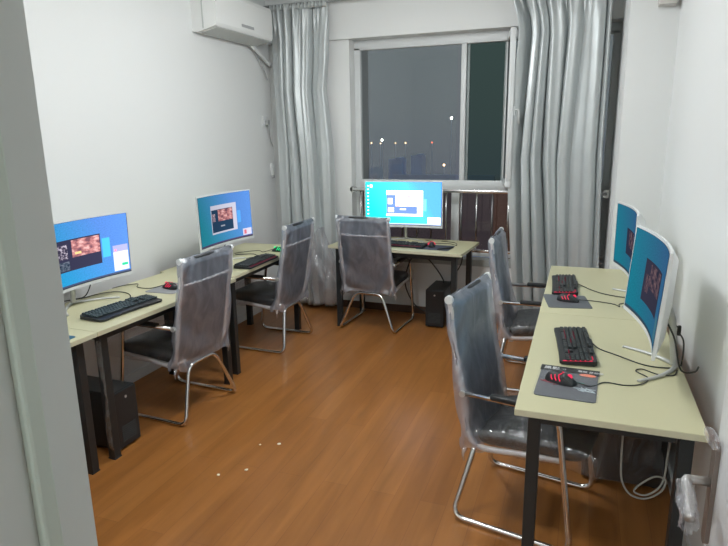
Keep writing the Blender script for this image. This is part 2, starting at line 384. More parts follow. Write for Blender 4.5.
# ---- room door standing open against the right, at the edge of the picture
dn = bpy.data.objects.new('door_1', None); COL.objects.link(dn); dn['kind'] = 'structure'
dn.location = (.305,.515,0); dn.rotation_euler = (0,0,math.radians(1.0))
def leaf(b):
    box(b,(.02,.378,1.03),(.038,.752,2.04),.004)
quick('door_leaf', DOORW, leaf, dn, 'auto')
bm = nb()
for z0,z1 in ((.18,.86),(1.02,1.9)):
    for (c,s) in (((-.002,.13,(z0+z1)/2),(.012,.022,z1-z0)),((-.002,.61,(z0+z1)/2),(.012,.022,z1-z0)),((-.002,.37,z0),(.012,.50,.022)),((-.002,.37,z1),(.012,.50,.022))): box(bm,c,s,.004)
obj('door_moulding', bm, DOORW, dn, 'auto')
hd = bpy.data.objects.new('door_handle', None); COL.objects.link(hd); hd.parent = dn; hd.location = (0,.734,.99)
bm = nb()
pr = [(.016*math.cos(a),-.125+.016*math.sin(a)) for a in [PI+PI*k/8 for k in range(9)]]+[(.016*math.cos(a),.075+.016*math.sin(a)) for a in [PI*k/8 for k in range(9)]]
prism(bm, pr, 'x', -.008, .002)
obj('handle_plate', bm, BRONZE, hd, 'auto')
bm = nb(); tube(bm, rounded([(-.006,0,0),(-.052,0,0),(-.054,-.055,-.003),(-.064,-.125,-.012)],[0,.012,.01,0]),[.0085]*8+[.010]*8 if False else .0095,10); obj('lever', bm, NICKEL, hd, True)
bm = nb()
def wrap(u,v):
    a = 2*PI*u; rr = .019+.004*math.sin(5*a+9*v)+.003*math.sin(11*a-17*v); y = -.015-.125*v
    return Vector((-.056-.010*v+rr*math.cos(a)*.8, y, -.006-.008*v+rr*math.sin(a)*1.1))
grid(bm, 22, 12, wrap, True); obj('plastic_wrap', bm, FOIL, hd, True)
bm = nb()
def wrap2(u,v):
    a = 2*PI*u; rr = (.030+.004*math.sin(4*a))*math.sin(PI*(.15+.8*v))
    return Vector((-.014-.010*math.cos(a)*math.sin(PI*v), rr*math.cos(a)*.9, .10+ .035*(v-.5)+rr*math.sin(a)*.4))
grid(bm, 18, 8, wrap2, True); obj('plastic_wrap', bm, FOIL, hd, True)

# small beige duct end high in the corner by the pier
bm = nb(); box(bm,(.42,4.325,2.64),(.10,.10,.40),.006)
tag(obj('trunking_box', bm, mat('beige_trunking',(.60,.585,.56),.6), None, 'auto'), 'small beige trunking box high in the corner above the far right desk', 'trunking box')

# ---- ceiling lamps out of view; the one nearer the door is added
for (lx,ly,lz,k_),lab in zip(LAMPS,('round white ceiling lamp nearer the window','added round white ceiling lamp nearer the door, out of view')):
  lt = thing('ceiling_lamp', lab, 'lamp', (lx,ly,ZC), 0, 'ceiling lamps')
  bm = nb(); cyl(bm,(0,0,0),(0,0,-.05),.21,40); obj('lamp_base', bm, WHITEP, lt, 'auto')
  bm = nb(); cyl(bm,(0,0,-.05),(0,0,-.07),.17,40); obj('lamp_shade', bm, LAMPM, lt, 'auto')

# ================================================================== OUTSIDE THE WINDOW
# (far below and behind: town ground, blocks of flats, lamps)
import itertools
def cpx(px,py,dist):
    d = ((px-364)*r2 - (py-273)*u2 + F*fw); d = d*(dist/d.y); return Vector((0,0,CH))+d
gb = 'dark blocks of flats far beyond the window'
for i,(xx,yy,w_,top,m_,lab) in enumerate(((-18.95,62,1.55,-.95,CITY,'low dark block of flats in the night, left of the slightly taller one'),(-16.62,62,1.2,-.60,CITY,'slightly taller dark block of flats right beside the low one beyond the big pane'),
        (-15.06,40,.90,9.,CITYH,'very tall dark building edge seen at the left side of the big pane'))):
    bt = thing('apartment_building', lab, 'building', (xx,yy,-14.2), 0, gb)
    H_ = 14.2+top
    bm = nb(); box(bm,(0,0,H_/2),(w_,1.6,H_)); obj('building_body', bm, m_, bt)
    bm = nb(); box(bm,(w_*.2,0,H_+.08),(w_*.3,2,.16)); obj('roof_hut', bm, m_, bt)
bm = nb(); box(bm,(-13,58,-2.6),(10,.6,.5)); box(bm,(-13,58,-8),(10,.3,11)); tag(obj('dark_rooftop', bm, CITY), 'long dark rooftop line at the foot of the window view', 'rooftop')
gl_ = 'lamps shining in the dark town'
for (px,py,r_,m_,lab) in ((451.5,118,.095,LIGHTW,'white street lamp highest and brightest beyond the big pane'),(444,165,.10,LIGHTO,'warm street lamp low beyond the big pane near the mullion'),
        (382,140,.085,LIGHTW,'white town lamp brighter than its neighbours at the left of the horizon'),(371.5,143,.06,LIGHTO,'faint lamp leftmost of those along the horizon'),
        (380.5,143.5,.05,LIGHTO,'small lamp just under the bright white lamp at the horizon'),
        (395.5,143,.065,LIGHTO,'faint yellow lamp left of the pair in the middle of the horizon'),(405.5,143,.065,LIGHTO,'faint yellow lamp right of the pair in the middle of the horizon'),
        (432,142.5,.075,LIGHTR,'reddish lamp on the horizon under the highest street lamp')):
    p = cpx(px,py,50); s_ = thing('street_lamp', lab, 'lamp', (p.x,p.y,-14.2), 0, gl_)
    bm = nb(); cyl(bm,(0,.05,0),(0,.05,p.z+14.2-r_),.015,6); obj('lamp_post', bm, CITY, s_)
    bm = nb(); bmesh.ops.create_uvsphere(bm, u_segments=12, v_segments=8, radius=r_); obj('lamp_bulb', bm, m_, s_, True, loc=(0,0,p.z+14.2))

# ================================================================== RAILING ACROSS THE WINDOW
rl = thing('window_railing', 'steel safety railing across the lower window behind the far desk', 'railing', (-.94,5.33,.6))
bm = nb(); box(bm,(0,0,.577),(2.28,.04,.030),.008); obj('top_rail', bm, STEEL, rl, 'auto')
bm = nb(); box(bm,(0,0,.035),(2.28,.03,.028),.006); obj('bottom_rail', bm, STEEL, rl, 'auto')
for x in (-1.135,1.135):
    bm = nb(); cyl(bm,(x,0,.577),(x,.02,.577),.035,16); obj('rail_bracket', bm, STEEL, rl, 'auto')
for k in range(16):
    x = -1.06+k*.1395
    bm = nb(); cyl(bm,(x,0,.045),(x,0,.565),.0085,8); obj('baluster', bm, STEELD if k%2 else STEEL, rl, True)

# ================================================================== AIR CONDITIONER
ac = thing('air_conditioner', 'white wall-mounted air conditioner high on the left wall', 'air conditioner', (XL,4.12,2.49))
prof = [(0.0,.0),(.055,-.005),(.10,.005),(.215,.032),(.225,.055),(.225,.27),(.21,.30),(0,.30)]
bm = nb(); prism(bm, prof, 'y', 0, .88)
obj('body', bm, ACW, ac)
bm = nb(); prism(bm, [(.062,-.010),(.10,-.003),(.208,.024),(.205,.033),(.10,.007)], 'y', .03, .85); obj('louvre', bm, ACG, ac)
bm = nb(); box(bm,(.105,-.003,.16),(.012,.006,.29),.002); obj('side_seam', bm, ACG, ac)
bm = nb(); box(bm,(.227,.46,.085),(.004,.19,.022),.001); tag(obj('badge', bm, BADGE, ac),'grey badge plate',None)
bm = nb(); tube(bm, smooth_path([(.04,.80,0),(.05,.87,-.03),(.05,1.0,-.085),(.045,1.13,-.14)]), .018, 10); obj('refrigerant_hose', bm, WHITEP, ac, True)
bm = nb(); tube(bm, smooth_path([(.03,.86,-.02),(.03,.95,-.10),(.03,1.05,-.20),(.03,1.10,-.28)]), .005, 8); obj('power_cord', bm, BADGE, ac, True)

# sockets on left wall
sk = thing('wall_socket', 'white wall socket with grey plug above the left end of the window curtain', 'socket', (XL,5.165,1.83))
bm = nb(); box(bm,(.006,0,0),(.012,.085,.085),.003); obj('socket_plate', bm, WHITEP, sk, 'auto')
bm = nb(); box(bm,(.028,.012,-.01),(.035,.045,.045),.006); obj('plug', bm, BADGE, sk, 'auto')
bm = nb(); tube(bm, smooth_path([(.045,.012,-.03),(.03,.04,-.11),(.02,.08,-.19),(.015,.125,-.24)]), .004, 8); obj('cord', bm, BADGE, sk, True)
sk = thing('wall_switch', 'small narrow white switch box at the curtain edge below the wall socket', 'switch', (XL,5.262,1.37))
bm = nb(); box(bm,(.012,0,0),(.024,.05,.12),.004); obj('switch_box', bm, WHITEP, sk, 'auto')
bm = nb(); box(bm,(.018,0,-.075),(.02,.035,.03),.004); obj('plug', bm, BADGE, sk, 'auto')

# ================================================================== CURTAINS
rod = thing('curtain_rod', 'thin metal curtain rod along the top of the back wall', 'rod', (-1.33,5.17,2.845))
bm = nb(); cyl(bm,(-1.56,0,0),(1.54,0,0),.012,12); obj('pole', bm, STEEL, rod, True)
for x in (-1.50,.1,1.40):
    bm = nb(); box(bm,(x,.065,0),(.02,.13,.02),.003); box(bm,(x,.122,0),(.05,.016,.06),.003); obj('rod_bracket', bm, PVC, rod, 'auto')
def interp(tab, z):
    tab = sorted(tab)
    if z <= tab[0][0]: return tab[0][1]
    for (a,b),(c,d) in zip(tab, tab[1:]):
        if z <= c: return b+(d-b)*(z-a)/(c-a)
    return tab[-1][1]
def curtain(label, Lt, Rt, z0, z1, yc, nf, seed, amp):
    rnd = random.Random(seed); ph = [rnd.uniform(0,6.28) for _ in range(8)]
    t = thing('curtain', label, 'curtain', ((interp(Lt,1)+interp(Rt,1))/2, yc, 0), 0, 'silver curtains either side of the window')
    ox = t.location.x
    def warp(u,v):
        return u + .05*math.sin(2*PI*1.3*u+ph[0]+1.3*v)+.03*math.sin(2*PI*2.7*u+ph[1]-1.6*v)
    def fn(u,v):
        z = z0+(z1-z0)*v; L_,R_ = interp(Lt,z),interp(Rt,z)
        w = warp(u,v); a = 2*PI*nf*w+ph[2]
        sn = math.sin(a); y = math.copysign(abs(sn)**.75,sn)+.16*math.sin(2*a+ph[3]+1.3*v)+.10*math.sin(3.3*a+ph[4]+2*v)
        drift = .5*math.sin(2*PI*.9*u+ph[5]+2.5*v)
        x = L_+(R_-L_)*u + .018*math.cos(a)*(1-abs(2*u-1)**6)
        am = amp*(.75+.35*math.sin(2*PI*.7*u+ph[6]))*(1-.35*max(0,v-.85)/.15)
        top = max(0,(v-.90)/.10)
        y += top*.6*math.sin(2*PI*nf*2.6*u+ph[7])
        # slack folds catching the light
        y += .10*math.sin(9*v*2+5*u+ph[1])*math.sin(PI*v)
        return Vector((x-ox, am*(y+drift), z))
    bm = nb(); grid(bm, 260, 60, fn)
    obj('cloth', bm, CURT, t, True, solid=.0022)
    # gathered heading tape
    bm = nb()
    def hd_(u,v):
        x = interp(Lt,z1)+(interp(Rt,z1)-interp(Lt,z1))*u
        return Vector((x-ox,-amp*.7-.01+.014*math.sin(2*PI*nf*3.2*u+ph[2]),z1-.05+.055*v))
    grid(bm, 160, 2, hd_); obj('heading_tape', bm, CURT, t, True, solid=.003)
    return t
curtain('silver curtain hanging left of the window in the back left corner',
    [(0,-2.80),(1,-2.79),(2.56,-2.80),(2.86,-2.80)], [(0,-2.215),(.6,-2.21),(1.55,-2.23),(2.1,-2.285),(2.36,-2.255),(2.86,-2.232)], .03, 2.85, 5.2, 5, 3, .056)
curtain('silver curtain hanging right of the window beside the white pier',
    [(0,-.48),(.25,-.50),(.6,-.535),(1.46,-.60),(1.79,-.583),(2.45,-.545),(2.56,-.56),(2.86,-.66)], [(0,.17),(.58,.17),(1.54,.13),(2.5,.125),(2.86,.13)], .05, 2.85, 5.12, 6, 11, .066)

# loose polythene hanging over the foot of the left curtain
bt = thing('plastic_sheet', 'crumpled clear plastic sheet hanging over the foot of the left curtain', 'plastic sheet', (-2.27,5.0,0))
bm = nb()
def bagf(u,v):
    a = 2*PI*u; z = .10+.75*v; w = interp([(0,.10),(.25,.20),(.5,.17),(.8,.10),(1,.03)],v)
    x = w*math.cos(a)*(1+.12*math.sin(3*a+7*v)); y = .055*math.sin(a)*(1+.3*math.sin(5*a+9*v))*(.4+.6*math.sin(PI*min(1,v+.15)))
    return Vector((x+.03*math.sin(6*v), y+.02*math.sin(11*v+3*a), z))
grid(bm, 48, 30, bagf, True); obj('sheet', bm, BAG, bt, True)

# ================================================================== DESKS
def make_desk(label, L_=1.2, W_=.6):
    """local x = along the long side (centred), y = from the user's edge (0) to the back"""
    t = thing('office_desk', label, 'desk', (0,0,0), 0, 'cream topped office desks')
    bm = nb(); box(bm,(0,W_/2,.7375),(L_-.002,W_,.025),.002); o = obj('desktop', bm, DESK, t)
    bm = nb()
    for s in (-1,1): box(bm,(s*(L_/2-.0005),W_/2,.7375),(.0012,W_-.004,.022))
    box(bm,(0,-.0003,.7375),(L_-.006,.0012,.022)); obj('edge_band', bm, EDGE, o)
    for sx_ in (-1,1):
        for y in (.065,W_-.05):
            bm = nb(); box(bm,(sx_*(L_/2-.075),y,.3625),(.045,.045,.715),.003); obj('leg', bm, BLACK, t)
            bm = nb(); box(bm,(sx_*(L_/2-.075),y,.004),(.05,.05,.008),.002); obj('foot_cap', bm, BLACKP, t)
        bm = nb(); box(bm,(sx_*(L_/2-.075),W_/2,.70),(.04,W_-.16,.04),.002); obj('side_rail', bm, BLACK, t)
    for y in (.065,W_-.05):
        bm = nb(); box(bm,(0,y,.70),(L_-.195,.025,.045),.002); obj('long_rail', bm, BLACK, t)
    return t
# desk local +y points to the back; frame: rz maps local x
def place_desk(src, front_mid, rz, label):
    if src is None: d = make_desk(label); d.location = (*front_mid,0); d.rotation_euler = (0,0,rz); return d
    return dup(src, (*front_mid,0), rz, label)
D5 = place_desk(None, (-.1715,2.556), -PI/2, 'cream topped desk nearest the camera on the right wall, in front of the door')
D4 = place_desk(D5, (-.172,3.7575), -PI/2, 'cream topped desk on the right wall beside the white pier and curtain')
a1 = PI/2-.042; D1 = place_desk(D5, (-2.208,2.762), a1, 'cream topped desk on the left wall with the near black keyboard and taped leg')
a2 = PI/2+.02; D2 = place_desk(D5, (-2.238,3.985), a2, 'cream topped desk on the left wall ending at the left curtain')
D3 = place_desk(D5, (-1.465,4.613), -.070, 'cream topped desk under the window at the back of the room')
D0 = place_desk(D5, (-2.2585,1.5615), a1, 'cream topped desk mostly hidden behind the left door frame')
# clear tape peeling off the near leg of the left desk
lg = [c for c in D1.children if c.name.startswith('leg')][0]
bm = nb()
def tp(u,v): return Vector((-.525-.026-.006*abs(math.sin(13*v*2)), .036+.028*u+.012*math.sin(9*v)*u, .06+.62*v))
grid(bm, 5, 40, tp); tapeo = obj('peeling_tape', bm, TAPE, D1, True)
tag(tapeo,'grey tape film peeling off the near leg',None)

# ================================================================== MONITORS
MW, MH, RAD = .665, .392, 1.5
def yc(u): return -(u*u)/(2*RAD)
def patch(name, u0,u1,v0,v1, off, m, parent, zb, nu=12):
    bm = nb()
    def fn(a,b): u = u0+(u1-u0)*a; return Vector((u, .030+yc(u)*1.0-off, zb+v0+(v1-v0)*b))
    grid(bm, nu, 1, fn); return obj(name, bm, m, parent, True)
def make_monitor(label, loc, rz, zb, tilt, sc, kind):
    t = thing('curved_monitor', label, 'monitor', loc, rz, 'white curved monitors on the desks')
    dz = zb-.75
    hs = bpy.data.objects.new('display', None); COL.objects.link(hs); hs.parent = t; hs.location = (0,0,dz); hs.rotation_euler = (-tilt,0,0); hs.scale = (sc,1,sc)
    w = MW/2; N = 24
    # housing: curved slab, thicker towards the middle of the back
    bm = nb(); rings = []
    for i in range(N+1):
        u = -w+MW*i/N; yf = .030+yc(u); e = 1-abs(u/w)**2.2; yb_ = yf+.014+.038*e
        rings.append([bm.verts.new((u,yf,.0)),bm.verts.new((u,yf,MH)),bm.verts.new((u,yf+.010,MH)),bm.verts.new((u,yb_,MH*.86)),bm.verts.new((u,yb_+.006*e,MH*.45)),bm.verts.new((u,yb_,MH*.12)),bm.verts.new((u,yf+.012,0))])
    for a,b in zip(rings,rings[1:]):
        for k in range(7): bm.faces.new((a[k],a[(k+1)%7],b[(k+1)%7],b[k]))
    bm.faces.new(rings[0]); bm.faces.new(rings[-1][::-1]); bmesh.ops.recalc_face_normals(bm, faces=bm.faces[:])
    obj('housing', bm, WHITEP, hs, 'auto')
    bz = .011; ch = .024
    S = SPEC[kind]
    bm = nb()
    def fb(a,b): u = -w+.007+(MW-.014)*a; return Vector((u,.030+yc(u)-.0008,ch-.006+(MH-ch-.004)*b))
    grid(bm, N, 1, fb); obj('black_border', bm, GASKET, hs, True)
    x0,x1,y0,y1 = -w+bz, w-bz, ch, MH-bz; SW = x1-x0; SH = y1-y0
    patch('screen', x0,x1,y0,y1,.0016, S['wall'], hs, 0, 24)
    patch('taskbar', x0,x1,y0,y0+.010,.0022, S['task'], hs, 0, 24)
    for (n_,a,b,c,d,o_,m_) in S['items']:
        patch(n_, x0+a*SW,x0+b*SW,y0+c*SH,y0+d*SH,.0022+o_*.0006,m_,hs,0,6)
    # stand
    bm = nb(); tube(bm,[(0,.150,.012),(0,.125,dz+MH*.16),(0,.098,dz+MH*.34)],.014,12); obj('stand_column', bm, SILVER, t, 'auto')
    bm = nb(); box(bm,(0,.094,dz+MH*.34),(.05,.045,.06),.01); obj('stand_hinge', bm, WHITEP, t, 'auto')
    for s in (-1,1):
        bm = nb(); pts = smooth_path([(0,.158,.010),(s*.07,.12,.008),(s*.14,.06,.007),(s*.195,-.015,.006)])
        n = len(pts); tube(bm, pts, [.011-.004*i/n for i in range(n)], 8)
        for v in bm.verts: v.co.z = max(.0005, v.co.z*.8)
        obj('stand_foot', bm, SILVER, t, True)
    bm = nb(); tube(bm, smooth_path([(.12,.07,dz+.10),(.13,.11,dz+.02),(.10,.15,.03),(.06,.21,.008),(.0,.24,.008)]), .0035, 7); obj('display_cable', bm, CABLE, t, True)
    return t
def E_(n,c,s=1.): return panel(emit(n,c,s), s)
dkw = E_('launcher_dark',(.035,.035,.07),1.); dkb = E_('launcher_navy',(.02,.05,.10),1.)
SPEC = {}
artA = art_mat('banner_pink',[(.20,.09,.12),(.55,.22,.22),(.85,.50,.48)],.85,4)
SPEC['near_left'] = dict(wall=screen_mat('wallpaper_near_left',(.015,.32,.60),(.085,.22,.60),.95,.12), task=E_('taskbar_a',(.06,.08,.15)), items=[
    ('launcher_window',.10,.70,.24,.73,0,dkw), ('banner_picture',.38,.69,.44,.71,1,artA), ('avatar_picture',.17,.33,.44,.66,1,art_mat('avatar_a',[(.03,.03,.06),(.10,.08,.12),(.55,.5,.6)],.9,6)),
    ('avatar_picture',.16,.34,.26,.40,1,art_mat('avatar_b',[(.02,.03,.06),(.07,.10,.14),(.16,.18,.24)],.9,6)), ('yellow_button',.41,.48,.48,.515,2,E_('btn_yellow',(.8,.6,.25))),
    ('file_selection',.715,.80,.32,.64,0,E_('selection_cyan',(.07,.45,.82))), ('chat_panel_header',.825,.985,.37,.48,0,E_('lilac_header',(.34,.35,.80))), ('chat_panel',.825,.985,.045,.37,0,E_('panel_white',(.66,.66,.78))),
    ('avatar_picture',.84,.865,.38,.42,1,E_('panel_red',(.75,.3,.4))), ('green_button',.91,.975,.12,.165,1,E_('btn_green',(.03,.5,.26)))])
SPEC['far_left'] = dict(wall=screen_mat('wallpaper_far_left',(.025,.27,.36),(.09,.24,.62),.95,.12), task=E_('taskbar_b',(.09,.07,.16)), items=[
    ('window_frame_panel',.26,.75,.20,.79,0,E_('frame_lilac',(.55,.55,.66))), ('launcher_window',.27,.68,.235,.70,1,dkb), ('banner_picture',.40,.675,.45,.69,2,artA),
    ('avatar_picture',.28,.34,.46,.62,2,art_mat('avatar_c',[(.04,.04,.08),(.25,.16,.22),(.7,.6,.65)],.9,6)), ('text_bar',.44,.52,.33,.36,2,E_('bar_grey',(.3,.33,.4))),
    ('file_selection',.76,.82,.34,.60,0,E_('sel_soft',(.09,.34,.78))), ('popup',.84,.985,.035,.18,0,E_('popup_pale',(.58,.56,.68))), ('avatar_picture',.86,.90,.06,.15,1,E_('pop_red',(.6,.15,.2)))])
icon = E_('icon_pale',(1.0,1.0,1.0),1.)
SPEC['far'] = dict(wall=screen_mat('wallpaper_far',(.01,.72,.68),(.07,.27,.70),1.0,.12), task=E_('taskbar_c',(.35,.42,.62)), items=[
    ('window_frame_panel',.27,.755,.20,.80,0,E_('frame_white',(1.0,1.0,1.0),1.25)), ('launcher_window',.27,.68,.25,.70,1,E_('launcher_blue',(.10,.17,.42))),
    ('banner_picture',.39,.68,.43,.69,2,art_mat('banner_pale',[(.75,.3,.5),(1,.85,.9),(1,1,1)],1.1,4)), ('avatar_picture',.29,.35,.48,.62,2,icon), ('avatar_picture',.29,.37,.29,.40,2,art_mat('avatar_d',[(.1,.17,.4),(.7,.7,.8),(1,1,1)],1,6)),
    ('text_bar',.45,.53,.345,.375,2,icon), ('file_selection',.76,.80,.33,.60,0,E_('sel_cyan',(.15,.95,1.0))), ('popup',.82,.99,.035,.185,0,icon), ('text_bar',.85,.855,.06,.13,1,GASKET), ('text_bar',.875,.88,.06,.13,1,GASKET)]
    + [('desktop_icon',.02,.04,.90-.083*k,.925-.083*k,0,icon) for k in range(10)] + [('desktop_icon',.055,.085,.87,.94,0,icon)])
dimr = art_mat('banner_dim',[(.06,.06,.10),(.18,.12,.16),(.34,.22,.24)],.8,4)
SPEC['near_right'] = dict(wall=screen_mat('wallpaper_right',(.02,.27,.38),(.06,.20,.40),1.0,.12), task=E_('taskbar_d',(.05,.12,.18)), items=[
    ('launcher_window',.27,.75,.22,.72,0,E_('launcher_dim',(.06,.06,.10))), ('banner_picture',.40,.72,.42,.69,1,dimr), ('avatar_picture',.32,.40,.34,.55,1,dimr), ('chat_panel',.80,.96,.06,.30,0,E_('panel_dim',(.10,.28,.36)))])
SPEC['far_right'] = dict(wall=SPEC['near_right']['wall'], task=SPEC['near_right']['task'], items=[
    ('launcher_window',.34,.74,.26,.68,0,E_('launcher_dim2',(.05,.055,.10))), ('banner_picture',.44,.72,.40,.66,1,dimr)])
make_monitor('white curved monitor nearest on the left wall, its edge cut by the door frame', (-2.605,2.517,.75), 1.562, .871, -.02, 1., 'near_left')
make_monitor('white curved monitor on the left wall beside the left curtain', (-2.489,3.767,.75), 1.527, .895, .025, 1., 'far_left')
make_monitor('white curved monitor with a very bright cyan screen in front of the window', (-1.473,4.985,.75), .10, .880, .02, 1.05, 'far')
make_monitor('white curved monitor on the far right desk against the white pier', (.247,3.576,.75), -1.482, .880, -.005, 1., 'far_right')
make_monitor('white curved monitor on the near right desk, closest to the door', (.249,2.53,.75), -1.487, .892, .066, 1., 'near_right')

# ================================================================== KEYBOARDS
def make_keyboard(label, keym, glow, rest=False, side=True):
    t = thing('keyboard', label, 'keyboard', (0,0,.75), 0, 'black gaming keyboards on the desks')
    bm = nb(); out = [(-.225,-.065),(-.215,-.075),(-.10,-.072),(.10,-.072),(.215,-.075),(.225,-.065),(.225,.060),(.212,.072),(.03,.072),(.02,.078),(-.06,.078),(-.07,.072),(-.212,.072),(-.225,.060)]
    if rest: out = [(-.222,-.085),(-.20,-.098),(-.08,-.088),(.08,-.088),(.20,-.098),(.222,-.085)]+out[6:]
    A = [bm.verts.new((x,y,.004+0*(y))) for x,y in out]; B = [bm.verts.new((x,y,.016+.06*(y+.07))) for x,y in out]; n=len(out)
    for i in range(n): bm.faces.new((A[i],A[(i+1)%n],B[(i+1)%n],B[i]))
    bm.faces.new(A[::-1]); bm.faces.new(B); bmesh.ops.recalc_face_normals(bm, faces=bm.faces[:])
    obj('case', bm, BLACKP, t)
    def zt(y): return .016+.06*(y+.07)
    def keys(name, blocks, m_):
        bm = nb()
        for x,y,wx in blocks:
            box(bm,(x,y,zt(y)+.0055),(wx*.019-.004,.0145,.009),.0018,seg=1)
        return obj(name, bm, m_, t)
    x0 = -.212
    keys('function_keys', [(x0+.019*k+.01+(.006*(k//4)),.058,1) for k in range(13)], keym)
    rows = []
    for j,y in enumerate((.034,.015,-.004,-.023)):
        off = (0,.5,.75,1.25)[j]; rows += [(x0+.019*(off/2)-.0+.001*0+ .0095*1-.0, y, 1+off)] if off else [(x0+.0095,y,1)]
        xx = x0+.019*(1+off)+.0095
        while xx < x0+.019*13.6: rows.append((xx,y,1)); xx += .019
        rows.append(((xx-.0095+x0+.019*15)/2, y, max(1,(x0+.019*15-(xx-.0095))/.019)))
    keys('letter_keys', rows, keym)
    keys('bottom_row_keys', [(x0+.0125,-.042,1.25),(x0+.036,-.042,1.2),(x0+.060,-.042,1.2),(x0+.132,-.042,5.6),(x0+.205,-.042,1.2),(x0+.229,-.042,1.2),(x0+.253,-.042,1.2),(x0+.275,-.042,1.1)], keym)
    nx = x0+.019*15+.018
    keys('navigation_keys', [(nx+.019*a,y,1) for a in range(3) for y in (.034,.015,.058)], keym)
    keys('arrow_keys', [(nx+.019,-.023,1)]+[(nx+.019*a,-.042,1) for a in range(3)], keym)
    px_ = nx+.019*3+.010
    keys('number_pad_keys', [(px_+.019*a,y,1) for a in range(4) for y in (.034,.015,-.004,-.023,-.042) if px_+.019*a < .222], keym)
    if glow:
        bm = nb()
        if side: box(bm,(.2185,-.005,zt(-.005)+.0015),(.006,.115,.0016),rot=None)
        else: box(bm,(-.0,-.0615,zt(-.0615)+.0012),(.40,.005,.0014))
        for v in bm.verts: v.co.z += .06*(v.co.y+(.005 if side else .0615))
        obj('light_strip', bm, glow if side else REDDIM, t)
        bm = nb()
        for (a,b,c,d) in ((x0+.10,.0055,.10,.003),(x0+.18,-.0135,.05,.004),(x0+.09,-.0325,.13,.003),(nx+.019,-.032,.04,.004),(px_+.025,-.033,.035,.003)): box(bm,(a,b,zt(b)+.0015),(c,d,.0014))
        obj('key_backlight', bm, REDDIM, t)
        bm = nb()
        for k in range(3): box(bm,(px_+.012+.014*k,.056,zt(.056)+.0012),(.006,.004,.0014))
        obj('indicator_lights', bm, glow, t)
    return t
def cable_obj(name, pts, parent_loc, rz, r=.0028, m_=CABLE, parent=None):
    """world points -> cable in the thing's frame"""
    R_ = Matrix.Rotation(-rz,3,'Z'); q = [R_@(Vector(p)-Vector(parent_loc)) for p in pts]
    bm = nb(); tube(bm, smooth_path(q), r, 7); return obj(name, bm, m_, parent, True)
def kb(src, loc, rz, label, cab):
    t = src if src else None
    l = (*loc,.75)
    if src.get('used'): t = dup(src, l, rz, label)
    else: t = src; t.location = l; t.rotation_euler = (0,0,rz); t['label'] = label; t['used'] = 1
    return t
KBr = make_keyboard('x', KEY, REDGLOW); KBg = make_keyboard('x', KEYC, None, True); KBf = make_keyboard('x', KEY, REDDIM, side=False)
kbs = []
def put(src, first, loc, rz, label, cab, r=.0028):
    l = (*loc,.75)
    if first: t = src; t.location = l; t.rotation_euler = (0,0,rz); t['label'] = label
    else: t = dup(src, l, rz, label)
    kbs.append((t,cab,l,rz,r)); return t
Zd = .7535
put(KBr, True, (.012,2.655), -PI/2+.10, 'black red-lit keyboard on the near right desk', [(.085,2.70,.765),(.12,2.66,Zd),(.19,2.60,Zd),(.27,2.53,Zd),(.33,2.51,Zd),(.405,2.52,Zd)])
put(KBr, False, (-.065,3.762), -PI/2+.05, 'black red-lit keyboard on the far right desk', [(.01,3.80,.765),(.05,3.78,Zd),(.10,3.70,Zd),(.17,3.63,Zd),(.27,3.59,Zd),(.36,3.62,Zd)])
put(KBf, True, (-2.295,3.83), PI/2+.02, 'black red-lit keyboard on the left desk beside the curtain', [(-2.38,3.85,.765),(-2.45,3.95,Zd),(-2.42,4.05,Zd),(-2.50,4.12,Zd),(-2.62,4.05,Zd)])
put(KBf, False, (-1.44,4.80), -.07, 'black red-lit keyboard on the desk under the window', [(-1.40,4.88,.765),(-1.30,4.95,Zd),(-1.22,5.03,Zd),(-1.30,5.12,Zd)])
put(KBg, True, (-2.395,2.515), PI/2-.10, 'dark unlit keyboard with palm rest on the near left desk', [(-2.465,2.58,.765),(-2.52,2.72,Zd),(-2.60,2.80,Zd),(-2.70,2.82,Zd),(-2.77,2.76,Zd),(-2.80,2.62,Zd)])

# ================================================================== MICE
def make_mouse(label, glow):
    t = thing('computer_mouse', label, 'mouse', (0,0,.756), 0, 'black gaming mice')
    bm = nb()
    def fn(u,v):
        a = 2*PI*u; ph_ = v*PI/2
        w = .033-.004*math.cos(a)**2*0; x = .061*math.cos(a)*math.cos(ph_)**.7; y = (.032+.004*math.cos(2*a))*math.sin(a)*math.cos(ph_)**.75
        z = .038*math.sin(ph_)*(1-.22*(x/.061)) 
        return Vector((x,y,max(.001,z)))
    grid(bm, 28, 8, fn, True)
    obj('shell', bm, BLACKP, t, True)
    for s in (-1,1):
        bm = nb()
        def fb(u,v):
            x = .012+.044*u; y = s*(.003+.019*v); z = .0395-.010*u-.014*v*v-.016*u*u
            return Vector((x,y,z))
        grid(bm,6,4,fb); obj('button', bm, KEY, t, True, solid=.002)
    bm = nb(); cyl(bm,(.034,-.003,.030),(.034,.003,.030),.010,14); obj('scroll_wheel', bm, glow, t, 'auto')
    bm = nb()
    for k in range(3):
        for s in (-1,1):
            x_ = .006-.015*k; tube(bm, [(x_,s*.006,.0385-.0035*k),(x_-.007,s*.019,.035-.0035*k),(x_-.002,s*.029,.025-.002*k),(x_+.004,s*.032,.016)], .0019, 6)
    obj('logo_light', bm, glow, t)
    return t
MR = make_mouse('x', REDGLOW); MGn = make_mouse('x', GREENGLOW)
def putm(src, first, loc, rz, label, cab, z=.7545):
    l = (*loc,z)
    if first: t = src; t.location = l; t.rotation_euler = (0,0,rz); t['label'] = label
    else: t = dup(src, l, rz, label)
    kbs.append((t,cab,l,rz,.0024)); return t
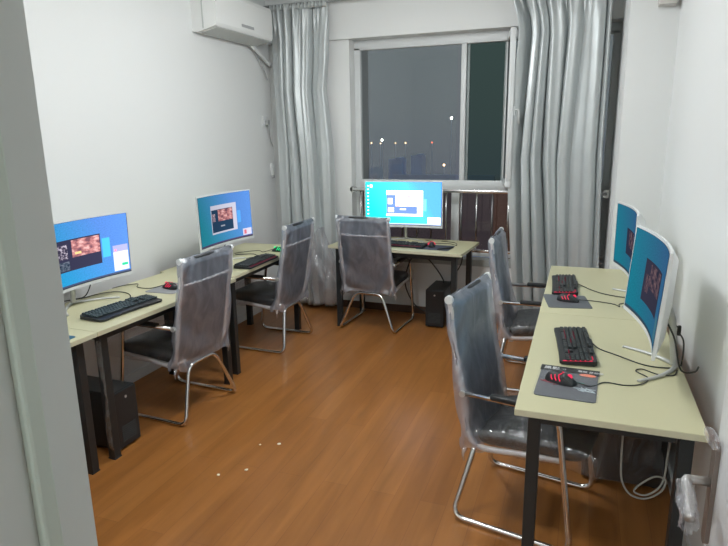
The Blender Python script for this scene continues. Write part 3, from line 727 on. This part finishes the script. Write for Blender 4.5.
putm(MR, True, (-.030,2.235), -.35, 'black red-lit mouse on the wrapped pad of the near right desk', [(.03,2.215,.768),(.08,2.23,Zd),(.13,2.285,Zd),(.20,2.28,Zd),(.26,2.31,Zd),(.29,2.38,Zd),(.25,2.44,Zd),(.275,2.47,Zd),(.33,2.43,Zd),(.385,2.44,Zd),(.405,2.50,Zd)])
putm(MR, False, (-.035,3.415), -.15, 'black red-lit mouse on the pad of the far right desk', [(.025,3.405,.768),(.08,3.46,Zd),(.14,3.45,Zd),(.21,3.42,Zd),(.235,3.38,Zd),(.24,3.44,Zd),(.33,3.50,Zd)])
putm(MR, False, (-2.43,2.985), PI-.2, 'black red-lit mouse on the near left desk behind the first chair', [(-2.49,3.00,.768),(-2.56,2.95,Zd),(-2.66,2.95,Zd),(-2.72,3.02,Zd),(-2.78,2.96,Zd),(-2.80,2.88,Zd)])
putm(MGn, True, (-2.345,4.285), PI+.1, 'black green-lit mouse on the left desk next to the curtain', [(-2.40,4.28,.768),(-2.46,4.22,Zd),(-2.52,4.26,Zd),(-2.60,4.20,Zd),(-2.66,4.10,Zd)], z=.7515)
putm(MR, False, (-1.175,4.835), PI/2+.3, 'black red-lit mouse on the pad of the desk under the window', [(-1.19,4.89,.768),(-1.15,4.97,Zd),(-1.05,4.99,Zd),(-.98,4.93,Zd),(-1.02,5.05,Zd),(-1.15,5.10,Zd)])
for t,cab,l,rz,r in kbs: cable_obj('cable', cab, l, rz, r, CABLE, t)

# ================================================================== MOUSE PADS
def pad(label, pts, m_, z=.75, th=.003):
    c = Vector((sum(p[0] for p in pts)/len(pts), sum(p[1] for p in pts)/len(pts), 0))
    t = thing('mouse_pad', label, 'mouse pad', (c.x,c.y,z), 0, 'mouse pads')
    bm = nb(); q = rounded([(p[0]-c.x,p[1]-c.y,0) for p in pts], .018, 4, True)
    prism(bm, [(v.x,v.y) for v in q], 'z', .0003, th); obj('pad', bm, m_, t); return t, c
# near right: wrapped pad with a header card
e1 = Vector((.993,-.045,0)).normalized(); e2 = Vector((.05,.998,0)).normalized(); pc = Vector((-.005,2.245,0))
def P5(a,b): v = pc+e1*a+e2*b; return (v.x,v.y)
p5,c5 = pad('grey mouse pad still in its wrapper with a header card on the near right desk', [P5(-.108,-.155),P5(.108,-.155),P5(.108,.12),P5(-.108,.12)], PADM)
def onpad(name, x0,x1,y0,y1, z, m_, par, th=.0006, cc=None, ell=False):
    bm = nb(); 
    if ell: pr_ = [((x0+x1)/2+(x1-x0)/2*math.cos(a),(y0+y1)/2+(y1-y0)/2*math.sin(a)) for a in [2*PI*k/24 for k in range(24)]]
    else: pr_ = [(x0,y0),(x1,y0),(x1,y1),(x0,y1)]
    pr_ = [(Vector((*P5(a,b),0))-c5) for a,b in pr_]
    prism(bm, [(v.x,v.y) for v in pr_], 'z', z, z+th); return obj(name, bm, m_, par)
hc = onpad('header_card', -.112,.112,.098,.150,.0034,CARD,p5,.0012)
onpad('sticker', .038,.100,.072,.100,.0050,ORANGE,p5,ell=True)
def txt(s, size, at, par, m_, ang):
    cu = bpy.data.curves.new('lettering','FONT'); cu.body = s; cu.size = size; cu.extrude = .0002
    o = bpy.data.objects.new('tmp', cu); COL.objects.link(o); dg = bpy.context.evaluated_depsgraph_get()
    me = bpy.data.meshes.new_from_object(o.evaluated_get(dg)); COL.objects.unlink(o); bpy.data.objects.remove(o)
    n_ = bpy.data.objects.new('lettering', me); COL.objects.link(n_); me.materials.clear(); me.materials.append(m_)
    n_.parent = par; n_.location = at; n_.rotation_euler = (0,0,ang); return n_
v = Vector((*P5(-.100,.112),0))-c5; txt('黑影 ··', .031, (v.x,v.y,.0048), p5, LABELW, -.045)
v = Vector((*P5(.030,.116),0))-c5; txt('電競 鼠标垫', .0185, (v.x,v.y,.0048), p5, LABELW, -.045)
# printed tangle on the pad
rnd = random.Random(5)
for nm,m_,cx_,cy_,sp_,k_ in (('red_print',REDP,-.055,-.015,.028,6),('teal_print',TEAL,.0,.0,.035,6),('pale_print',PALEP,.045,-.035,.045,8)):
    bm = nb()
    for k in range(k_):
        a = rnd.uniform(-.6,.6)+(-.5 if nm=='pale_print' else .2); x = cx_+rnd.uniform(-sp_,sp_); y = cy_+rnd.uniform(-sp_,sp_)*.7; L1 = rnd.uniform(.012,.03)
        a3 = [Vector((*P5(x+L1*t_*math.cos(a)+.004*math.sin(3*t_),y+L1*t_*math.sin(a)),0))-c5+Vector((0,0,.0032)) for t_ in (-1,-.3,.3,1)]
        tube(bm, smooth_path(a3,3), .0019, 5)
    obj(nm, bm, m_, p5, True)
bm = nb()
def wr(u,v):
    q = Vector((*P5(-.114+.228*u,-.160+.29*v),0))-c5
    return Vector((q.x,q.y,.0052+.0016*math.sin(17*u+9*v)*math.sin(13*v+4*u)+.0008*math.sin(40*u*v+3)))
grid(bm, 36, 36, wr); obj('clear_wrapper', bm, film_mat('pad_wrapper',.08,scale=30,gl=.5,rough=.25,bumpst=.9), p5, True)
pad('plain grey mouse pad under the mouse on the far right desk', [(-.13,3.262),(.098,3.305),(.055,3.56),(-.18,3.535)], PADM)
pad('dark blue mouse pad under the mouse on the desk below the window', [(-1.285,4.70),(-1.0,4.68),(-.985,4.90),(-1.265,4.92)], PADD)
pad('grey mouse pad under the mouse on the near left desk', [(-2.54,2.87),(-2.33,2.88),(-2.33,3.14),(-2.54,3.12)], mat('pale_grey_pad',(.28,.29,.30),.7))
pad('blue edged mouse pad corner beside the left door frame', [(-2.50,1.80),(-2.275,1.81),(-2.275,2.075),(-2.49,2.07)], mat('blue_pad',(.03,.12,.20),.6))
# slim dark object + loose cable on the far desk
bm = nb(); box(bm,(0,0,.007),(.012,.16,.012),.004); o = obj('marker_pen', bm, BLACKP, None, 'auto', loc=(-1.035,4.74,.7535)); o.rotation_euler = (0,0,-.75)
tag(o,'dark pen lying on the mouse pad of the desk under the window','pen')

# ================================================================== PC TOWERS
def make_tower(label):
    t = thing('computer_tower', label, 'computer', (0,0,0), 0, 'black computer towers under the desks')
    bm = nb(); box(bm,(0,.19,.178),(.168,.36,.335),.004); obj('case', bm, PCB, t)
    bm = nb(); box(bm,(0,.004,.178),(.164,.012,.330),.004); obj('front_panel', bm, BLACKP, t)
    bm = nb(); cyl(bm,(.0,-.004,.30),(.0,.0,.30),.008,14); obj('power_button', bm, SILVER, t)
    bm = nb()
    for k in range(8): box(bm,(0,-.003,.05+.012*k),(.11,.003,.004))
    obj('front_grille', bm, GASKET, t)
    for sx_ in (-.06,.06):
        for y in (.04,.33):
            bm = nb(); cyl(bm,(sx_,y,0),(sx_,y,.012),.012,10); obj('foot', bm, BLACKP, t)
    return t
T3 = make_tower('black computer tower under the right end of the desk by the window'); T3.location = (-1.16,4.905,0); T3.rotation_euler = (0,0,-.02)
dup(T3, (-2.305,2.372,0), PI/2, 'black computer tower under the near left desk beside the taped leg')
dup(T3, (.09,2.93,0), -PI/2, 'black computer tower in the shadow under the near right desk')
bt = thing('plastic_bag', 'clear plastic bag over the computer tower under the near right desk', 'plastic bag', (.275,2.93,0))
bm = nb()
def bf(u,v):
    a = 2*PI*u; z = .02+.40*v; x = .200*math.copysign(abs(math.cos(a))**.5,math.cos(a)); y = .105*math.copysign(abs(math.sin(a))**.5,math.sin(a))
    k = 1-.5*max(0,v-.88)/.12; w_ = 1+.03*math.sin(7*a+5*v)+.025*math.sin(13*a-8*v)
    return Vector((x*k*w_-.005,y*k*w_,z))
grid(bm, 60, 16, bf, True); obj('bag_film', bm, FILMS, bt, True)
HANGQ = [(.245,2.78,.67),(.250,2.74,.40),(.253,2.72,.19),(.264,2.71,.098),(.303,2.70,.042),(.367,2.69,.041),(.426,2.69,.09),(.441,2.70,.144),(.402,2.74,.13),(.343,2.74,.077),(.319,2.71,.055),(.37,2.69,.06),(.43,2.71,.12),(.445,2.74,.25),(.45,2.76,.45),(.42,2.78,.68)]
PCQ = [(.33,2.70,.90),(.38,2.80,.885),(.41,2.76,.872),(.43,2.716,.862),(.43,2.716,.846),(.435,2.62,.84),(.432,2.575,.80),(.425,2.55,.7535)]
PCL = (.43,2.716,.853)
# coiled pale cable under the near right desk
bm = nb(); q = HANGQ
tube(bm, smooth_path(q), .0045, 8); tag(obj('hanging_cable', bm, WCABLE, None, True),'pale cable hanging in a loop under the near right desk','cable')
# monitor adapter cable on right wall
bm = nb(); q = PCQ[:4]
tube(bm, smooth_path(q), .0035, 7); q2 = PCQ[4:]
tube(bm, smooth_path(q2), .0035, 7); box(bm,PCL,(.016,.016,.045),.005)
tag(obj('power_cable', bm, CABLE, None, True),'black power cable with a lump drooping behind the near right monitor','cable')
# cables under far desk
bm = nb()
for q in ([(-1.62,5.15,.68),(-1.50,5.02,.60),(-1.36,4.95,.66),(-1.25,5.02,.60),(-1.15,5.16,.40),(-1.16,5.24,.30)],[(-1.70,4.98,.56),(-1.52,4.98,.62),(-1.38,4.95,.68)],[(-1.36,4.95,.66),(-1.45,5.05,.50),(-1.50,5.16,.30),(-1.42,5.22,.10),(-1.25,5.20,.03)]):
    tube(bm, smooth_path(q), .006, 7)
tag(obj('cable_bundle', bm, CABLE, None, True),'tangle of black cables hanging under the desk by the window','cable')
bm = nb(); tube(bm, smooth_path([(-.98,5.2,.72),(-.99,5.24,.55),(-1.04,5.26,.44),(-1.10,5.25,.33)]), .005, 7)
tag(obj('wall_cable', bm, CABLE, None, True),'single thin black cable hanging down the wall behind the window desk computer','cable')

# ================================================================== CHAIRS
def make_chair(label):
    """local x = forward, y = left, origin on the floor between the rear corners of the base"""
    t = thing('cantilever_chair', label, 'chair', (0,0,0), 0, 'plastic-wrapped mesh chairs')
    R_ = .0125; w = .257
    # one tube: arm, front upright, floor runner, rear arch and back up the other side
    def side(s): return [(.036,s*.246,.612),(.43,s*.246,.612),(.515,s*.257,R_),(.0,s*.257,R_)]
    a = side(1); b = side(-1)[::-1]
    pts = a+[(.058,.125,.338),(.058,-.125,.338)]+b
    bm = nb(); tube(bm, rounded(pts,[0,.07,.07,.06,.06,.06,.06,.07,.07,0],7), R_, 10)
    obj('sled_base', bm, CHROME, t, True)
    for s in (1,-1):
        bm = nb(); box(bm,(.285,s*.246,.622),(.26,.036,.024),.009); obj('armrest', bm, BLACKP, t, 'auto')
        bm = nb(); tube(bm, [(.034,s*.232,.612),(.034,s*.262,.612)], .014, 10); obj('arm_clamp', bm, SILVER, t, 'auto')
        # back side rail, running on as the seat rail
        rail = smooth_path([(-.041,s*.228,1.009),(-.026,s*.228,.86),(.002,s*.228,.72),(.026,s*.228,.60),(.046,s*.228,.48),(.066,s*.228,.40),(.12,s*.222,.365),(.28,s*.218,.380),(.46,s*.214,.395)],5)
        bm = nb(); tube(bm, rail, .0135, 9); obj('side_rail', bm, CHROMEW, t, True)
    bm = nb(); cyl(bm,(-.042,-.235,1.012),(-.042,.235,1.012),.013,12); obj('top_bar', bm, BLACKP, t, True)
    for s in (1,-1):
        bm = nb(); cyl(bm,(-.042,s*.228,1.013),(-.042,s*.246,1.013),.018,14); obj('end_cap', bm, WHITEP, t, 'auto')
    bm = nb(); cyl(bm,(.07,-.22,.378),(.07,.22,.378),.011,10); cyl(bm,(.42,-.21,.385),(.42,.21,.385),.011,10); obj('cross_bar', bm, CHROME, t, True)
    prof_ = [(1.009,-.041),(.86,-.026),(.72,.002),(.60,.026),(.48,.046),(.39,.068)]
    def bx_(z): return interp([(a_,b_) for a_,b_ in prof_], z)
    bm = nb()
    grid(bm, 10, 22, lambda u,v: Vector((bx_(.39+.62*v)+.012*math.sin(PI*u), -.225+.45*u, .39+.62*v)))
    obj('mesh_back', bm, MESHF, t, True, solid=.004)
    bm = nb(); grid(bm, 10, 2, lambda u,v: Vector((bx_(.865+.014*v)-.006+.010*math.sin(PI*u), -.226+.452*u, .862+.014*v-.010*math.sin(PI*u))))
    obj('back_hem', bm, HEMF, t, True, solid=.006)
    # seat pad
    bm = nb()
    def sf(u,v):
        a = 2*PI*u; c_,s_ = math.cos(a),math.sin(a); ex = lambda q: math.copysign(abs(q)**.35,q)
        ph_ = -PI/2+PI*v; k = math.cos(ph_)**.35 if math.cos(ph_)>0 else 0
        x = .300+.245*ex(c_)*k; y = .228*ex(s_)*k; z = .402+.048*math.copysign(abs(math.sin(ph_))**.8,math.sin(ph_))
        z += .018*math.sin((x-.05)/.5*PI*.9)+.016*((x-.1)/.4) - .012*(1-(y/.228)**2)
        return Vector((x,y,z))
    grid(bm, 40, 12, sf, True); bmesh.ops.remove_doubles(bm, verts=bm.verts[:], dist=.0005)
    obj('seat_pad', bm, SEATF, t, True)
    # polythene cover over the back
    rn = random.Random(2); ph = [rn.uniform(0,6.28) for _ in range(6)]
    def cf(u,v):
        z = .352+.677*v; a = 2*PI*u; c_,s_ = math.cos(a),math.sin(a)
        y = (.241+.010*(1-v))*math.copysign(abs(s_)**.28,s_); th = .030+.018*(1-v)+.004*math.sin(3*a+8*v)
        x = bx_(max(.39,min(1.009,z)))-.002+th*math.copysign(abs(c_)**.55,c_)
        if v > .95: k = (v-.95)/.05; x = x*(1-k)+(-.042)*k
        fan = math.sin(15*(math.atan2(y+.06,z-.25))+ph[0])*.0065+math.sin(31*(math.atan2(y-.05,1.25-z))+ph[1])*.003
        x += fan*(1 if c_ < 0 else -1)
        if v < .06: x += .01*math.sin(9*a)
        return Vector((x, y+.004*math.sin(18*v+2*a), z+ (0 if v>.04 else .014*math.sin(4*a+1))))
    bm = nb(); grid(bm, 96, 40, cf, True); obj('plastic_back_cover', bm, FILM, t, True)
    def cs(u,v):
        a = 2*PI*u; c_,s_ = math.cos(a),math.sin(a); ex = lambda q,e: math.copysign(abs(q)**e,q)
        x = -.0+.300+.025+.245*1.07*ex(math.cos(PI*v),.45)*-1
        y = .238*ex(c_,.30); z = .400+.060*ex(s_,.6); 
        if s_ < 0: z -= .010+.014*abs(math.sin(9*x+3*y))
        z += .018*math.sin((x-.05)/.5*PI*.9)+.016*((x-.1)/.4)+.004*math.sin(23*x+14*y)*math.sin(17*y+5)
        k = 1 if .02 < v < .98 else .2
        return Vector((x, y*k if k<1 else y, z if k==1 else .40))
    bm = nb(); grid(bm, 64, 28, cs, True); obj('plastic_seat_cover', bm, FILMS, t, True)
    # drip of film at the lower corners of the cover
    for s in (1,-1):
        bm = nb(); tube(bm, smooth_path([(.05,s*.245,.36),(.045,s*.262,.335),(.05,s*.255,.30)]), [.011,.011,.010,.009,.009,.008,.008,.007,.007,.006,.006,.005,.005,.004,.004,.003,.003][:17], 7); obj('cover_knot', bm, FOIL, t, True)
    return t
C6 = make_chair('nearest wrapped chair, tucked under the near right desk'); C6.location = (-.409,2.574,0); C6.rotation_euler = (0,0,-.183)
dup(C6, (-.484,4.022,0), 0.0, 'wrapped chair at the far right desk in front of the silver curtain')
dup(C6, (-1.700,4.610,0), 1.50, 'wrapped chair seen from behind at the desk under the window')
dup(C6, (-2.115,2.900,0), 3.08, 'wrapped chair at the near left desk, nearest on the left side')
dup(C6, (-2.125,4.155,0), 3.115, 'wrapped chair at the left desk beside the left curtain')

# ================================================================== SCRAPS ON THE FLOOR
for (x,y,s,lab) in ((-1.66,2.274,.011,'tiny white paper scrap on the floor, leftmost of the near pair'),(-1.547,2.361,.012,'tiny white paper scrap on the floor, right one of the near pair'),
        (-1.512,2.652,.013,'tiny white paper scrap farthest along the floor'),(-1.609,2.61,.008,'faintest tiny paper scrap on the floor between the others'),):
    bm = nb(); n=5; pr_ = [(s*(.7+.3*random.random())*math.cos(2*PI*k/n),s*(.7+.3*random.random())*math.sin(2*PI*k/n)) for k in range(n)]
    prism(bm, pr_, 'z', .0004, .003); o = obj('paper_scrap', bm, PAPER, None, loc=(x,y,0)); tag(o, lab, 'paper scrap', 'paper scraps on the floor')
